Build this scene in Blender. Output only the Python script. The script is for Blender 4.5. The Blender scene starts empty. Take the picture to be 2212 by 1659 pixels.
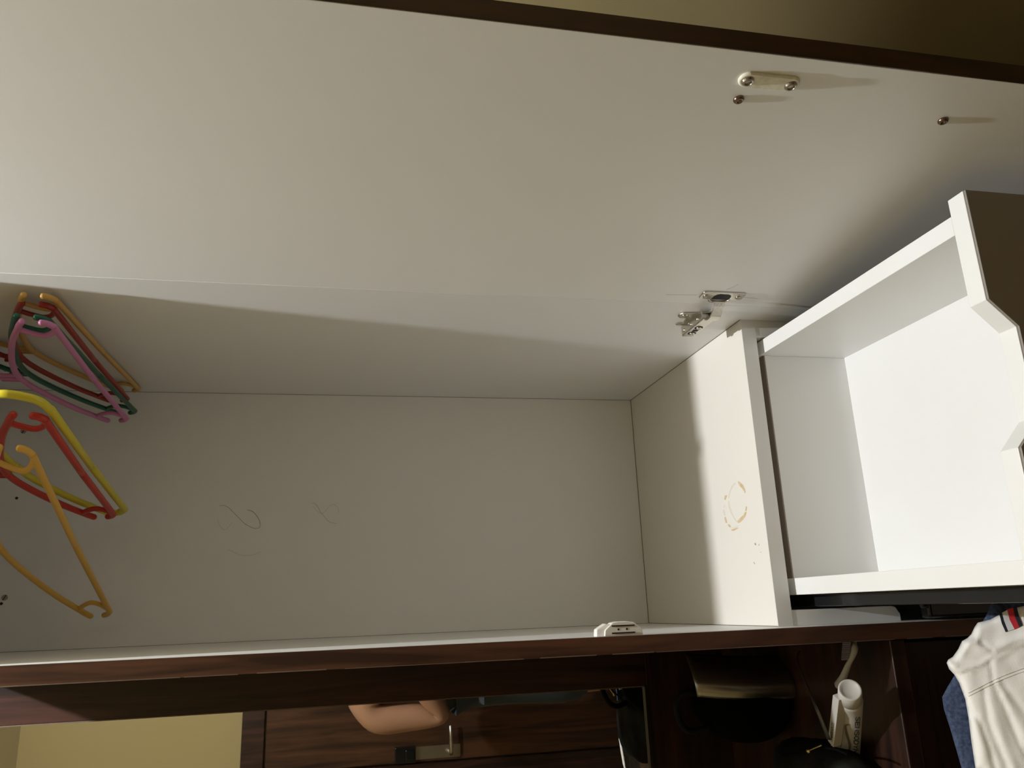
import bpy, bmesh, math, random
from mathutils import Vector, Matrix, noise
from mathutils.geometry import delaunay_2d_cdt
random.seed(7)
SC = bpy.context.scene
COL = SC.collection

# ------------------------------------------------------------------ camera
CAM = Vector((0.03741, -1.48664, 0.57863))
RX = Vector((-0.03795517, -0.20588652, -0.97783953))      # image right in the world
RD = Vector((-0.96129006, 0.27477169, -0.02054105))       # image down in the world
RF = Vector((0.27291175, 0.93920778, -0.20834567))        # viewing direction
FPX = 1706.49
cd = bpy.data.cameras.new('camera'); cam = bpy.data.objects.new('camera', cd); COL.objects.link(cam)
cam.matrix_world = Matrix(((RX.x, -RD.x, -RF.x, CAM.x), (RX.y, -RD.y, -RF.y, CAM.y), (RX.z, -RD.z, -RF.z, CAM.z), (0, 0, 0, 1)))
cd.sensor_width = 36; cd.lens = FPX / 2212 * 36; cd.clip_start = 0.02; cd.clip_end = 50
SC.camera = cam

# ------------------------------------------------------------------ world, lamps, exposure
wd = bpy.data.worlds.new('world'); SC.world = wd; wd.use_nodes = True
wd.node_tree.nodes['Background'].inputs[0].default_value = (0.5, 0.5, 0.5, 1)
wd.node_tree.nodes['Background'].inputs[1].default_value = 0.02
def disk_lamp(name, loc, power, size, col):          # flush ceiling downlight facing down
    l = bpy.data.lights.new(name, 'AREA'); l.shape = 'DISK'; l.energy = power; l.size = size; l.color = col
    o = bpy.data.objects.new(name, l); COL.objects.link(o); o.location = loc; return o
disk_lamp('ceiling_lamp_light', (0.32, -0.69, 1.95), 14.5, 0.036, (0.96, 0.983, 1.0))
bulb = bpy.data.lights.new('ceiling_lamp_glow', 'POINT'); bulb.energy = 59; bulb.shadow_soft_size = 0.018; bulb.color = (0.96, 0.983, 1.0)
bo = bpy.data.objects.new('ceiling_lamp_glow', bulb); COL.objects.link(bo); bo.location = (0.32, -0.69, 1.945)
SC.view_settings.view_transform = 'Standard'; SC.view_settings.look = 'None'
SC.view_settings.exposure = 0.06; SC.view_settings.gamma = 1.0; SC.view_settings.use_curve_mapping = False
SC.cycles.max_bounces = 12; SC.cycles.diffuse_bounces = 6; SC.cycles.glossy_bounces = 5
SC.cycles.sample_clamp_indirect = 4.0

# ------------------------------------------------------------------ helpers
def ray(u, v):
    return RX * ((u - 1106) / FPX) + RD * ((v - 829.5) / FPX) + RF
def at(u, v, ax, val):                       # point of the plane axis=val seen at a pixel
    d = ray(u, v); return CAM + d * ((val - CAM[ax]) / d[ax])
def onplane(u, v, p0, n):
    d = ray(u, v); return CAM + d * ((Vector(p0) - CAM).dot(n) / d.dot(n))

def mat(name, col, rough=0.5, metal=0.0, spec=0.5, coat=0.0, bump=0.0, bscale=60, vary=0.0, vscale=3.0, vcol=None, sheen=0.0, trans=0.0, ior=1.45):
    m = bpy.data.materials.new(name); m.use_nodes = True
    nt = m.node_tree; b = nt.nodes['Principled BSDF']
    b.inputs['Base Color'].default_value = (*col, 1); b.inputs['Roughness'].default_value = rough
    b.inputs['Metallic'].default_value = metal; b.inputs['Specular IOR Level'].default_value = spec
    b.inputs['Coat Weight'].default_value = coat; b.inputs['Coat Roughness'].default_value = 0.05
    b.inputs['Sheen Weight'].default_value = sheen; b.inputs['Transmission Weight'].default_value = trans; b.inputs['IOR'].default_value = ior
    tc = nt.nodes.new('ShaderNodeTexCoord')
    if vary > 0:
        n = nt.nodes.new('ShaderNodeTexNoise'); n.inputs['Scale'].default_value = vscale; n.inputs['Detail'].default_value = 6
        r = nt.nodes.new('ShaderNodeValToRGB'); r.color_ramp.elements[0].position = 0.35; r.color_ramp.elements[1].position = 0.7
        vc = vcol or tuple(c * 0.7 for c in col)
        mx = nt.nodes.new('ShaderNodeMix'); mx.data_type = 'RGBA'
        mx.inputs[6].default_value = (*col, 1); mx.inputs[7].default_value = (*vc, 1)
        mu = nt.nodes.new('ShaderNodeMath'); mu.operation = 'MULTIPLY'; mu.inputs[1].default_value = vary
        nt.links.new(tc.outputs['Object'], n.inputs['Vector']); nt.links.new(n.outputs['Fac'], r.inputs['Fac'])
        nt.links.new(r.outputs['Color'], mu.inputs[0]); nt.links.new(mu.outputs[0], mx.inputs[0])
        nt.links.new(mx.outputs[2], b.inputs['Base Color'])
    if bump > 0:
        n2 = nt.nodes.new('ShaderNodeTexNoise'); n2.inputs['Scale'].default_value = bscale; n2.inputs['Detail'].default_value = 3
        bp = nt.nodes.new('ShaderNodeBump'); bp.inputs['Strength'].default_value = bump; bp.inputs['Distance'].default_value = 0.002
        nt.links.new(tc.outputs['Object'], n2.inputs['Vector']); nt.links.new(n2.outputs['Fac'], bp.inputs['Height'])
        nt.links.new(bp.outputs['Normal'], b.inputs['Normal'])
    return m

def wood(name, dark, light, axis=2, rough=0.35, scale=1.0, coat=0.0):
    m = bpy.data.materials.new(name); m.use_nodes = True; nt = m.node_tree; b = nt.nodes['Principled BSDF']
    tc = nt.nodes.new('ShaderNodeTexCoord'); mp = nt.nodes.new('ShaderNodeMapping')
    s = [14 * scale] * 3; s[axis] = 1.1 * scale; mp.inputs['Scale'].default_value = s
    n = nt.nodes.new('ShaderNodeTexNoise'); n.inputs['Scale'].default_value = 2.2; n.inputs['Detail'].default_value = 9; n.inputs['Distortion'].default_value = 1.2
    n3 = nt.nodes.new('ShaderNodeTexNoise'); n3.inputs['Scale'].default_value = 14; n3.inputs['Detail'].default_value = 5
    r = nt.nodes.new('ShaderNodeValToRGB'); e = r.color_ramp.elements
    e[0].position = 0.36; e[0].color = (*dark, 1); e[1].position = 0.66; e[1].color = (*light, 1)
    mx = nt.nodes.new('ShaderNodeMix'); mx.data_type = 'RGBA'; mx.blend_type = 'MULTIPLY'; mx.inputs[0].default_value = 0.5
    nt.links.new(tc.outputs['Object'], mp.inputs['Vector']); nt.links.new(mp.outputs[0], n.inputs['Vector']); nt.links.new(mp.outputs[0], n3.inputs['Vector'])
    nt.links.new(n.outputs['Fac'], r.inputs['Fac']); nt.links.new(r.outputs['Color'], mx.inputs[6]); nt.links.new(n3.outputs['Fac'], mx.inputs[7])
    nt.links.new(mx.outputs[2], b.inputs['Base Color'])
    b.inputs['Roughness'].default_value = rough; b.inputs['Coat Weight'].default_value = coat; b.inputs['Coat Roughness'].default_value = 0.08
    return m

def MB(): return bmesh.new()
def build(name, bm, m, parent=None, smooth=False, bevel=0.0, label=None, kind=None, cat=None, group=None, sub=0, seg=2):
    bmesh.ops.recalc_face_normals(bm, faces=bm.faces)
    me = bpy.data.meshes.new(name); 
    off = Vector((0, 0, 0))
    root = parent
    while root is not None:
        off += root.location; root = root.parent
    if parent is None:
        # a top-level mesh gets its origin at its own base
        xs = [v.co for v in bm.verts]
        off = Vector(((min(c.x for c in xs) + max(c.x for c in xs)) / 2, (min(c.y for c in xs) + max(c.y for c in xs)) / 2, min(c.z for c in xs)))
    for v in bm.verts: v.co -= off
    bm.to_mesh(me); bm.free()
    if isinstance(m, (list, tuple)):
        for q in m: me.materials.append(q)
    else: me.materials.append(m)
    if smooth:
        for p in me.polygons: p.use_smooth = True
    o = bpy.data.objects.new(name, me); COL.objects.link(o)
    if parent is None: o.location = off
    else: o.parent = parent
    if bevel > 0:
        md = o.modifiers.new('bevel', 'BEVEL'); md.width = bevel; md.segments = seg; md.limit_method = 'ANGLE'; md.angle_limit = math.radians(40)
    if sub: 
        md = o.modifiers.new('sub', 'SUBSURF'); md.levels = sub; md.render_levels = sub
    tag(o, label, cat, group, kind)
    return o
def tag(o, label=None, cat=None, group=None, kind=None):
    if label: o['label'] = label
    if cat: o['category'] = cat
    if group: o['group'] = group
    if kind: o['kind'] = kind
    return o
def thing(name, loc, label, cat, group=None):
    o = bpy.data.objects.new(name, None); COL.objects.link(o); o.location = loc; o.empty_display_size = 0.05
    return tag(o, label, cat, group)

def bx(bm, x0, x1, y0, y1, z0, z1, M=None):
    vs = [bm.verts.new((x, y, z)) for x in (x0, x1) for y in (y0, y1) for z in (z0, z1)]
    if M is not None:
        for v in vs: v.co = M @ v.co
    for f in ((0, 1, 3, 2), (4, 6, 7, 5), (0, 4, 5, 1), (2, 3, 7, 6), (0, 2, 6, 4), (1, 5, 7, 3)): bm.faces.new([vs[i] for i in f])
    return bm
def box(name, x0, x1, y0, y1, z0, z1, m, parent=None, bevel=0.0006, M=None, **k):
    return build(name, bx(MB(), x0, x1, y0, y1, z0, z1, M), m, parent, bevel=bevel, **k)
def prism(bm, pts, ext, M=None):             # planar polygon pts (3D) pushed along the vector ext
    a = [bm.verts.new(Vector(p)) for p in pts]; b = [bm.verts.new(Vector(p) + Vector(ext)) for p in pts]
    if M is not None:
        for v in a + b: v.co = M @ v.co
    n = len(a); bm.faces.new(a); bm.faces.new(b[::-1])
    for i in range(n): bm.faces.new((a[i], b[i], b[(i + 1) % n], a[(i + 1) % n]))
    return bm
def cr(pts, n=6):                            # catmull-rom through points (tuples of any length)
    out = []; P = [tuple(p) for p in pts]
    for i in range(len(P) - 1):
        p0 = P[max(i - 1, 0)]; p1 = P[i]; p2 = P[i + 1]; p3 = P[min(i + 2, len(P) - 1)]
        for k in range(n):
            t = k / n
            out.append(tuple(0.5 * ((2 * b) + (c - a) * t + (2 * a - 5 * b + 4 * c - d) * t * t + (-a + 3 * b - 3 * c + d) * t ** 3) for a, b, c, d in zip(p0, p1, p2, p3)))
    out.append(P[-1]); return out
def tube(bm, pts, r, seg=10, cap=True, flat=None, M=None):   # r number or list; flat = (normal, factor)
    P = [Vector(p) for p in pts]; rings = []
    up = Vector((0.013, 0.02, 1)) if flat is None else flat[0]
    for i, p in enumerate(P):
        t = (P[min(i + 1, len(P) - 1)] - P[max(i - 1, 0)]).normalized()
        a = t.cross(up)
        if a.length < 1e-3: a = t.cross(Vector((1, 0, 0)))
        a.normalize(); b = a.cross(t).normalized(); rr = r[i] if isinstance(r, (list, tuple)) else r
        fl = 1 if flat is None else flat[1]
        ring = []
        for k in range(seg):
            an = 2 * math.pi * k / seg
            ring.append(bm.verts.new(p + a * (math.cos(an) * rr) + b * (math.sin(an) * rr * fl)))
        rings.append((ring, t, rr))
    for (A, _, _), (B, _, _) in zip(rings, rings[1:]):
        for k in range(seg): bm.faces.new((A[k], A[(k + 1) % seg], B[(k + 1) % seg], B[k]))
    if cap:
        for idx, sg in ((0, -1), (-1, 1)):
            ring, t, rr = rings[idx]; c = bm.verts.new(P[idx] + t * sg * rr * 0.7)
            mid = [bm.verts.new(P[idx] + (v.co - P[idx]) * 0.72 + t * sg * rr * 0.5) for v in ring]
            for k in range(seg):
                bm.faces.new((ring[k], ring[(k + 1) % seg], mid[(k + 1) % seg], mid[k])); bm.faces.new((mid[k], mid[(k + 1) % seg], c))
    if M is not None:
        for ring in rings: pass
    return bm
def lathe(bm, prof, base, axis, seg=24):      # prof: (radius, height) along the axis
    axis = Vector(axis).normalized(); base = Vector(base)
    a = axis.cross(Vector((0.3, 0.5, 0.81))).normalized(); b = axis.cross(a)
    rings = []
    for r, h in prof:
        if r < 1e-6: rings.append([bm.verts.new(base + axis * h)])
        else: rings.append([bm.verts.new(base + axis * h + (a * math.cos(2 * math.pi * k / seg) + b * math.sin(2 * math.pi * k / seg)) * r) for k in range(seg)])
    for A, B in zip(rings, rings[1:]):
        if len(A) == 1 and len(B) == 1: continue
        for k in range(seg):
            if len(A) == 1: bm.faces.new((A[0], B[k], B[(k + 1) % seg]))
            elif len(B) == 1: bm.faces.new((A[k], A[(k + 1) % seg], B[0]))
            else: bm.faces.new((A[k], A[(k + 1) % seg], B[(k + 1) % seg], B[k]))
    return bm
def blob(bm, c, r, seg=24, rings=14, fn=None, M=None):
    c = Vector(c); R = []
    for i in range(rings + 1):
        th = math.pi * i / rings; row = []
        for k in range(seg if 0 < i < rings else 1):
            ph = 2 * math.pi * k / seg
            d = Vector((math.sin(th) * math.cos(ph), math.sin(th) * math.sin(ph), math.cos(th)))
            s = fn(d) if fn else 1.0
            p = Vector((d.x * r[0], d.y * r[1], d.z * r[2])) * s
            if M is not None: p = M @ p
            row.append(bm.verts.new(c + p))
        R.append(row)
    for A, B in zip(R, R[1:]):
        for k in range(seg):
            if len(A) == 1: bm.faces.new((A[0], B[k], B[(k + 1) % seg]))
            elif len(B) == 1: bm.faces.new((A[k], A[(k + 1) % seg], B[0]))
            else: bm.faces.new((A[k], A[(k + 1) % seg], B[(k + 1) % seg], B[k]))
    return bm

# ------------------------------------------------------------------ materials
WHITE = mat('white_laminate', (0.82, 0.82, 0.81), 0.38, spec=0.4, vary=0.22, vscale=4, vcol=(0.74, 0.75, 0.71), bump=0.04, bscale=14)
WHITES = mat('warm_white_shelf', (0.80, 0.765, 0.70), 0.4, spec=0.4, vary=0.3, vscale=7, vcol=(0.77, 0.755, 0.69))
WHITE2 = mat('white_laminate_drawer', (0.83, 0.83, 0.825), 0.36, spec=0.4, vary=0.25, vscale=9, vcol=(0.79, 0.77, 0.72))
EDGE = mat('white_edging', (0.70, 0.69, 0.665), 0.5, vary=0.15, vscale=20, vcol=(0.62, 0.57, 0.47))
WOODV = wood('mahogany_veneer_upright', (0.014, 0.006, 0.0045), (0.082, 0.032, 0.021), 2, 0.36)
WOODE = wood('mahogany_edge_band', (0.045, 0.020, 0.012), (0.170, 0.070, 0.040), 2, 0.34)
WOODX = wood('mahogany_veneer_lying', (0.012, 0.005, 0.004), (0.066, 0.026, 0.016), 0, 0.34)
WOODD = wood('room_door_veneer', (0.030, 0.013, 0.007), (0.125, 0.052, 0.024), 2, 0.35, 0.6)
WDARK = mat('dark_brown_laminate', (0.27, 0.245, 0.225), 0.4, vary=0.3, vscale=6)
WEDGE = mat('worn_edge_line', (0.17, 0.12, 0.085), 0.6, vary=0.5, vscale=60)
GLOSS = mat('black_gloss', (0.010, 0.010, 0.011), 0.12, spec=0.5, coat=0.3)
SLIDE = mat('black_slide_metal', (0.012, 0.012, 0.013), 0.22, spec=0.5, coat=0.4)
CHROME = mat('nickel', (0.60, 0.56, 0.49), 0.27, metal=1.0, bump=0.15, bscale=300)
NICKD = mat('dull_nickel', (0.42, 0.38, 0.32), 0.35, metal=1.0)
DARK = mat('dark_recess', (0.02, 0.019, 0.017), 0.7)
BRASS = mat('worn_bronze_screw', (0.22, 0.16, 0.12), 0.3, metal=1.0)
CREAM = mat('cream_plate', (0.86, 0.83, 0.68), 0.45, vary=0.55, vscale=160, vcol=(0.55, 0.53, 0.45))
PLASTW = mat('white_plastic', (0.82, 0.79, 0.74), 0.35)
YWALL = mat('yellow_wall_paint', (0.47, 0.385, 0.195), 0.75, bump=0.1, bscale=80, vary=0.25, vscale=1.5, vcol=(0.47, 0.36, 0.14))
CEIL = mat('ceiling_paint', (0.72, 0.70, 0.62), 0.8, bump=0.1, bscale=60, vary=0.1)
FLOORM = mat('floor_tile', (0.32, 0.27, 0.22), 0.35, vary=0.4, vscale=2)
STAIN = mat('dried_drink_stain', (0.60, 0.44, 0.22), 0.5, vary=0.6, vscale=120, vcol=(0.74, 0.66, 0.52))
STAIN2 = mat('faint_drink_stain', (0.70, 0.66, 0.56), 0.5, vary=0.6, vscale=120, vcol=(0.75, 0.70, 0.60))

# ------------------------------------------------------------------ room shell
FZ, CZ = -1.05, 1.98
XL, XR, YF, YB = -1.55, 0.72, -2.80, 0.06
box('floor', XL, XR, YF, YB, FZ - 0.05, FZ, FLOORM, kind='structure', bevel=0)
box('ceiling', XL, XR, YF, YB, CZ, CZ + 0.05, CEIL, kind='structure', bevel=0)
box('wall_back', XL, XR, YB, YB + 0.08, FZ, CZ, YWALL, kind='structure', bevel=0)
box('wall_left', XL - 0.08, XL, YF, YB, FZ, CZ, YWALL, kind='structure', bevel=0)
box('wall_right', XR, XR + 0.08, YF, YB, FZ, CZ, YWALL, kind='structure', bevel=0)
box('wall_front', XL, XR, YF - 0.08, YF, FZ, CZ, YWALL, kind='structure', bevel=0)
# room door seen in the mirror (on the front wall)
DR = box('door_1', -0.665, 0.20, YF, YF + 0.035, FZ, 0.905, WOODD, kind='structure', bevel=0.002, label='brown wooden room door reflected in the mirror')
fb = MB(); bx(fb, -0.79, -0.672, YF, YF + 0.05, FZ, 1.015); bx(fb, 0.205, 0.32, YF, YF + 0.05, FZ, 1.015); bx(fb, -0.672, 0.205, YF, YF + 0.05, 0.912, 1.015)
build('door_frame', fb, WOODV, DR, bevel=0.003)
ph = box('handle_plate', -0.655, -0.595, YF + 0.035, YF + 0.043, -0.022, 0.20, NICKD, DR, bevel=0.003)
lv = MB(); tube(lv, [(-0.632, YF + 0.04, 0.03), (-0.632, YF + 0.085, 0.03), (-0.615, YF + 0.095, 0.03), (-0.505, YF + 0.095, 0.032)], 0.0085)
build('lever_handle', lv, CHROME, DR, smooth=True)
lb = MB(); bx(lb, -0.662, -0.590, YF + 0.035, YF + 0.075, 0.20, 0.30); bx(lb, -0.650, -0.602, YF + 0.075, YF + 0.085, 0.21, 0.25)
build('door_lock', lb, GLOSS, DR, bevel=0.004, label='black rim lock above the lever')
for z0, z1 in ((0.70, 0.84), (-1.0, -0.86)):
    xh = -0.664 if z0 > 0 else -0.705
    tb = MB(); bx(tb, xh - 0.07, xh, YF + 0.05, YF + 0.056, z0, z1); tube(tb, [(xh - 0.03, YF + 0.062, z0 + 0.01), (xh - 0.03, YF + 0.062, z1 - 0.01)], 0.006)
    build('hinge_leaf', tb, CREAM, DR, bevel=0.001)
lamp = thing('ceiling_lamp', (0.32, -0.69, CZ), 'small round white ceiling downlight above the wardrobe front', 'lamp')
b = MB(); lathe(b, [(0.0, -0.001), (0.055, -0.001), (0.06, -0.006), (0.06, -0.018), (0.05, -0.022), (0.045, -0.02), (0.04, -0.008), (0, -0.008)], lamp.location, (0, 0, 1)); build('lamp_ring', b, PLASTW, lamp, smooth=True)

# ------------------------------------------------------------------ wardrobe
W, F, S, T, TS = 0.44, 0.524, 0.4717, 0.021, 0.0225
ZT = 1.18; ZL = 1.165
wr = thing('wardrobe', (0.22, -0.26, FZ), 'tall wardrobe with white laminate interior and dark mahogany edges standing open', 'wardrobe')
# left side panel: white core board, brown skin outside, brown front edge band
lp = box('left_side_panel', -T + 0.002, 0.0, -F + 0.004, 0.0, FZ, ZL, WHITE, wr, bevel=0)
box('edge_band', -T, -0.0002, -F, -F + 0.004, FZ, ZL, WOODE, lp, bevel=0.0005, label='dark mahogany front edge band')
box('outer_veneer', -T, -T + 0.002, -F + 0.004, 0.0, FZ, ZL, WOODV, lp, bevel=0, label='dark mahogany outer face')
eb = MB()
random.seed(3)
z = -0.4
while z < ZL:
    L_ = random.uniform(0.02, 0.09); w_ = random.uniform(0.0004, 0.0010)
    bx(eb, -T - 0.0002, -T + w_, -F - 0.0002, -F + 0.001, z, min(z + L_, ZL)); z += L_ + random.choice((0, 0, 0.004, 0.02))
build('edge_chipping', eb, WEDGE, lp, label='thin pale chipped line along the outer corner')
rp = box('right_side_panel', W, W + T, -F, 0.0, FZ, ZT, WHITE, wr, bevel=0.0006)
BK = box('back_panel', -T + 0.002, W + T, 0.0, 0.012, FZ, ZT, WHITE, wr, bevel=0)
box('top_panel', 0, W, -F + 0.02, 0.0, ZL, ZT, WHITE, wr)
box('header_rail', 0, W, -F, -F + 0.02, 1.125, ZT, WOODX, wr)
box('bottom_panel', 0, W, -F + 0.02, 0.0, FZ + 0.06, FZ + 0.08, WHITE, wr)
box('plinth', 0, W, -F + 0.04, -F + 0.06, FZ, FZ + 0.06, WOODX, wr)
b = MB(); tube(b, [(0.0, -0.29, 1.085), (W, -0.29, 1.085)], 0.0125, 16); build('hanging_rail', b, CHROME, wr, smooth=True, label='chrome hanging rail')
# screw heads and drilled holes in the back panel
for u, v in ((51, 931), (10, 1291)):
    p = at(u, v, 1, 0.0)
    b = MB(); lathe(b, [(0.0, 0.0), (0.0048, 0.0), (0.0048, 0.0006), (0, 0.0009)], p, (0, -1, 0)); s = build('screw_head', b, NICKD, BK)
    b = MB(); bx(b, p.x - 0.0044, p.x + 0.0044, -0.0013, -0.0004, p.z - 0.0006, p.z + 0.0006, Matrix.Translation(p) @ Matrix.Rotation(0.5, 4, 'Y') @ Matrix.Translation(-p)); build('screw_slot', b, DARK, s)
for u, v in ((51, 924), (36, 1076), (3, 1304)):
    p = at(u, v, 1, 0.0)
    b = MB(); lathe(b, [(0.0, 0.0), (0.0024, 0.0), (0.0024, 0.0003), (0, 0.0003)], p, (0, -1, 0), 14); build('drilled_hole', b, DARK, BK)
# dark joint lines in the corners
SEAM = mat('dark_joint_seam', (0.16, 0.14, 0.11), 0.8)
for pa, pb, r_ in (((W - 0.0002, -0.0002, 0.0), (W - 0.0002, -0.0002, ZL), 0.0004), ((0.0002, -0.0002, 0.0), (0.0002, -0.0002, ZL), 0.0004), ((W - 0.0002, -S, 0.0002), (W - 0.0002, 0, 0.0002), 0.0006), ((0, -0.0003, 0.0003), (W, -0.0003, 0.0003), 0.0007), ((0.0003, -S, 0.0003), (0.0003, 0, 0.0003), 0.0006)):
    b = MB(); tube(b, [pa, pb], r_, 6); build('joint_line', b, SEAM, BK)
# shelf over the drawer
sh = box('shelf', 0, W, -S, 0.0, -TS, 0.0, WHITES, wr, bevel=0.0004)
box('shelf_front_edge', 0.0, W, -S - 0.0008, -S, -TS, -0.0002, EDGE, sh, bevel=0)
def flat_patch(name, loops, m, parent, z=0.00012, **k):
    for lp_ in loops:
        pts = [at(u, v, 2, 0.0) for u, v in lp_]
        build(name, prism(MB(), [(p.x, p.y, 0.0) for p in pts], (0, 0, z)), m, parent, **k)
def q(pts): return [(1500 + x / 5.183, 980 + y / 5.183) for x, y in pts]
flat_patch('ring_stain', [q([(488, 308), (512, 318), (545, 350), (567, 395), (574, 432), (566, 446), (552, 412), (530, 385), (507, 362), (495, 340)]),
    q([(574, 592), (588, 590), (590, 612), (584, 640), (568, 641), (574, 615)]),
    q([(568, 652), (584, 650), (574, 700), (548, 738), (515, 768), (492, 778), (478, 760), (498, 735), (522, 712), (548, 690)]),
    q([(340, 470), (366, 462), (360, 490), (350, 518), (334, 515)]),
    q([(336, 712), (350, 708), (364, 745), (368, 775), (354, 778), (342, 750)]),
    q([(374, 792), (390, 790), (412, 815), (404, 826), (388, 820)]),
    q([(412, 850), (440, 842), (470, 830), (500, 826), (480, 842), (446, 862), (424, 866)])], STAIN, sh, label='tan dried ring left by a cup')
flat_patch('faint_ring', [q([(400, 400), (418, 362), (445, 330), (462, 322), (458, 342), (430, 372), (408, 420), (392, 495), (376, 500), (384, 450)]),
    q([(374, 528), (388, 532), (400, 580), (418, 650), (448, 712), (480, 760), (470, 765), (438, 720), (406, 662), (384, 600)]),
    q([(320, 628), (334, 625), (348, 690), (338, 702), (328, 670)]), q([(328, 580), (337, 576), (338, 600), (329, 604)]),
    q([(405, 828), (450, 822), (500, 798), (498, 810), (460, 828), (410, 838)])], STAIN2, sh)
flat_patch('dirt_speck', [q([(672, 1002), (688, 1000), (692, 1022), (680, 1026)]), q([(716, 1026), (726, 1008), (728, 1014), (720, 1032)]), q([(736, 1100), (746, 1098), (746, 1104), (738, 1106)]), q([(660, 1214), (668, 1212), (680, 1236), (674, 1238)])], mat('speck', (0.35, 0.32, 0.27), 0.6), sh)
# filler strips under the shelf on both sides
fp = MB()
prof = [(0.0, -TS)] + [(0.0205, -TS), (0.0205, -0.176)] + [(0.0205 - 0.006 * (1 - math.cos(a)) , -0.176 - 0.010 * math.sin(a)) for a in [i * math.pi / 12 for i in range(1, 7)]] + [(0.010, -0.1895), (0.0, -0.1895)]
prism(fp, [(x, -S, z) for x, z in prof], (0, 0.05, 0)); build('filler_strip', fp, WHITE, wr, bevel=0.0005, label='white filler strip left of the drawer')
fp = MB(); bx(fp, 0.4135, W, -S, -S + 0.05, -0.20, -TS); build('filler_strip', fp, WHITE, wr, bevel=0.0005, label='white filler strip right of the drawer')
# drawer slides
def slide(x0, x1, xi):
    bm = MB()
    prof = [(x0, -0.062), (x1, -0.062), (x1, -0.072), (x0 + 0.3 * (x1 - x0), -0.075), (x0 + 0.3 * (x1 - x0), -0.092), (x1, -0.096), (x1, -0.106), (x0, -0.106)]
    prism(bm, [(x, -0.852, z) for x, z in prof], (0, 0.79, 0))
    return build('drawer_slide', bm, SLIDE, wr, bevel=0.001, label='black metal drawer slide')
slide(0.0395, 0.024, 0); slide(0.4115, 0.4130, 0)
# drawer pulled out
DZ = -0.034; DB = -0.177
dr = box('drawer', 0.0625, 0.3895, -0.858, -0.457, DB - 0.012, DB, WHITE2, wr, bevel=0, label='white drawer pulled out under the shelf')
box('drawer_side', 0.0403, 0.0625, -0.858, -0.436, DB - 0.015, DZ, WHITE2, dr, bevel=0.0006)
box('drawer_side', 0.3895, 0.4107, -0.858, -0.436, DB - 0.015, DZ, WHITE2, dr, bevel=0.0006)
box('drawer_back', 0.0625, 0.3895, -0.457, -0.436, DB - 0.015, -0.0415, WHITE2, dr, bevel=0.0006)
box('drawer_back_edge', 0.0625, 0.3895, -0.4574, -0.436, -0.0415, -0.0395, mat('brown_top_edge', (0.26, 0.21, 0.17), 0.7), dr, bevel=0.0003, label='brown top edge of the drawer back')  # thin brown strip laid along the top of the drawer back
fr = [(0.018, DB - 0.035), (0.4290, DB - 0.035), (0.4290, DZ), (0.310, DZ), (0.283, -0.062), (0.192, -0.062), (0.163, DZ), (0.018, DZ)]
b = MB(); prism(b, [(x, -0.879, z) for x, z in fr], (0, 0.021, 0)); build('drawer_front', b, WHITE2, dr, bevel=0.0006)
b = MB(); prism(b, [(x + 0.0, -0.8815, z - (0.0012 if z > -0.2 else 0)) for x, z in fr], (0, 0.0025, 0)); build('drawer_front_face', b, WDARK, dr, bevel=0.0004, label='dark brown outer face of the drawer front')
# lower closed drawer with a black gloss front
ld = box('lower_drawer_front', 0.003, W - 0.002, -0.512, -0.492, -0.62, -0.205, GLOSS, wr, bevel=0.004, seg=3, label='black gloss front of the lower drawer')
b = MB(); tube(b, [(0.02, -0.508, -0.2005), (W - 0.02, -0.508, -0.2005)], 0.006, 10); build('grip_rail', b, SLIDE, ld, smooth=True)
box('lower_front_panel', 0.003, W - 0.002, -0.512, -0.492, FZ + 0.08, -0.625, GLOSS, wr, bevel=0.003)
# ---- hinged door, opened a little past ninety degrees
DA = math.radians(5.0)
U = Vector((math.sin(DA), -math.cos(DA), 0)); N = Vector((math.cos(DA), math.sin(DA), 0)); H0 = Vector((W, -F - 0.0012, 0))
MD = Matrix(((N.x, U.x, 0, H0.x), (N.y, U.y, 0, H0.y), (0, 0, 1, 0), (0, 0, 0, 1)))      # local: x = into the door, y = away from hinge, z = up
def dl(x, y, z): return MD @ Vector((x, y, z))
DWD = 0.458
door = box('door', 0.0, 0.018, 0.0, DWD - 0.001, FZ + 0.01, ZT, WHITE, wr, bevel=0.0005, M=MD, label='wardrobe door standing open with white inner face')
box('door_veneer', 0.018, 0.021, 0.0, DWD, FZ + 0.01, ZT, WOODV, door, bevel=0.0004, M=MD, label='dark mahogany outer face')
box('door_edge_band', 0.0, 0.021, DWD - 0.001, DWD + 0.0004, FZ + 0.01, ZT, WOODV, door, bevel=0.0004, M=MD, label='dark mahogany free edge')
# handle back plate with two screws
hc = dl(0, 0.4245, 0.2165)
b = MB(); L2, R2 = 0.0205, 0.0085; ring = []
for k in range(28):
    a = 2 * math.pi * k / 28; c = math.cos(a); s = math.sin(a)
    ring.append((c * R2, (L2 if s > 0 else -L2) + s * R2))
def lvl(h, sc): return [b.verts.new(dl(-h, 0.4275 + y * sc, 0.2165 + z_ * (1 - (1 - sc) * 0.4))) for y, z_ in ring]
A_ = lvl(0.0, 1.0); B_ = lvl(0.0018, 1.0); C_ = lvl(0.0030, 0.90)
for P_, Q_ in ((A_, B_), (B_, C_)):
    for k in range(28): b.faces.new((P_[k], P_[(k + 1) % 28], Q_[(k + 1) % 28], Q_[k]))
b.faces.new(C_); b.faces.new(A_[::-1])
build('handle_plate', b, CREAM, door, bevel=0.0004, label='cream oblong handle plate with worn grey marks')
for z_ in (0.2375, 0.1960):
    c = dl(-0.0029, 0.4275, z_)
    b = MB(); lathe(b, [(0.0056, 0), (0.0056, 0.0008), (0.0046, 0.0022), (0.0032, 0.0028), (0.0026, 0.0014), (0.0, 0.0014)], c, -N, 20); build('plate_screw', b, NICKD, door, smooth=False)
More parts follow.
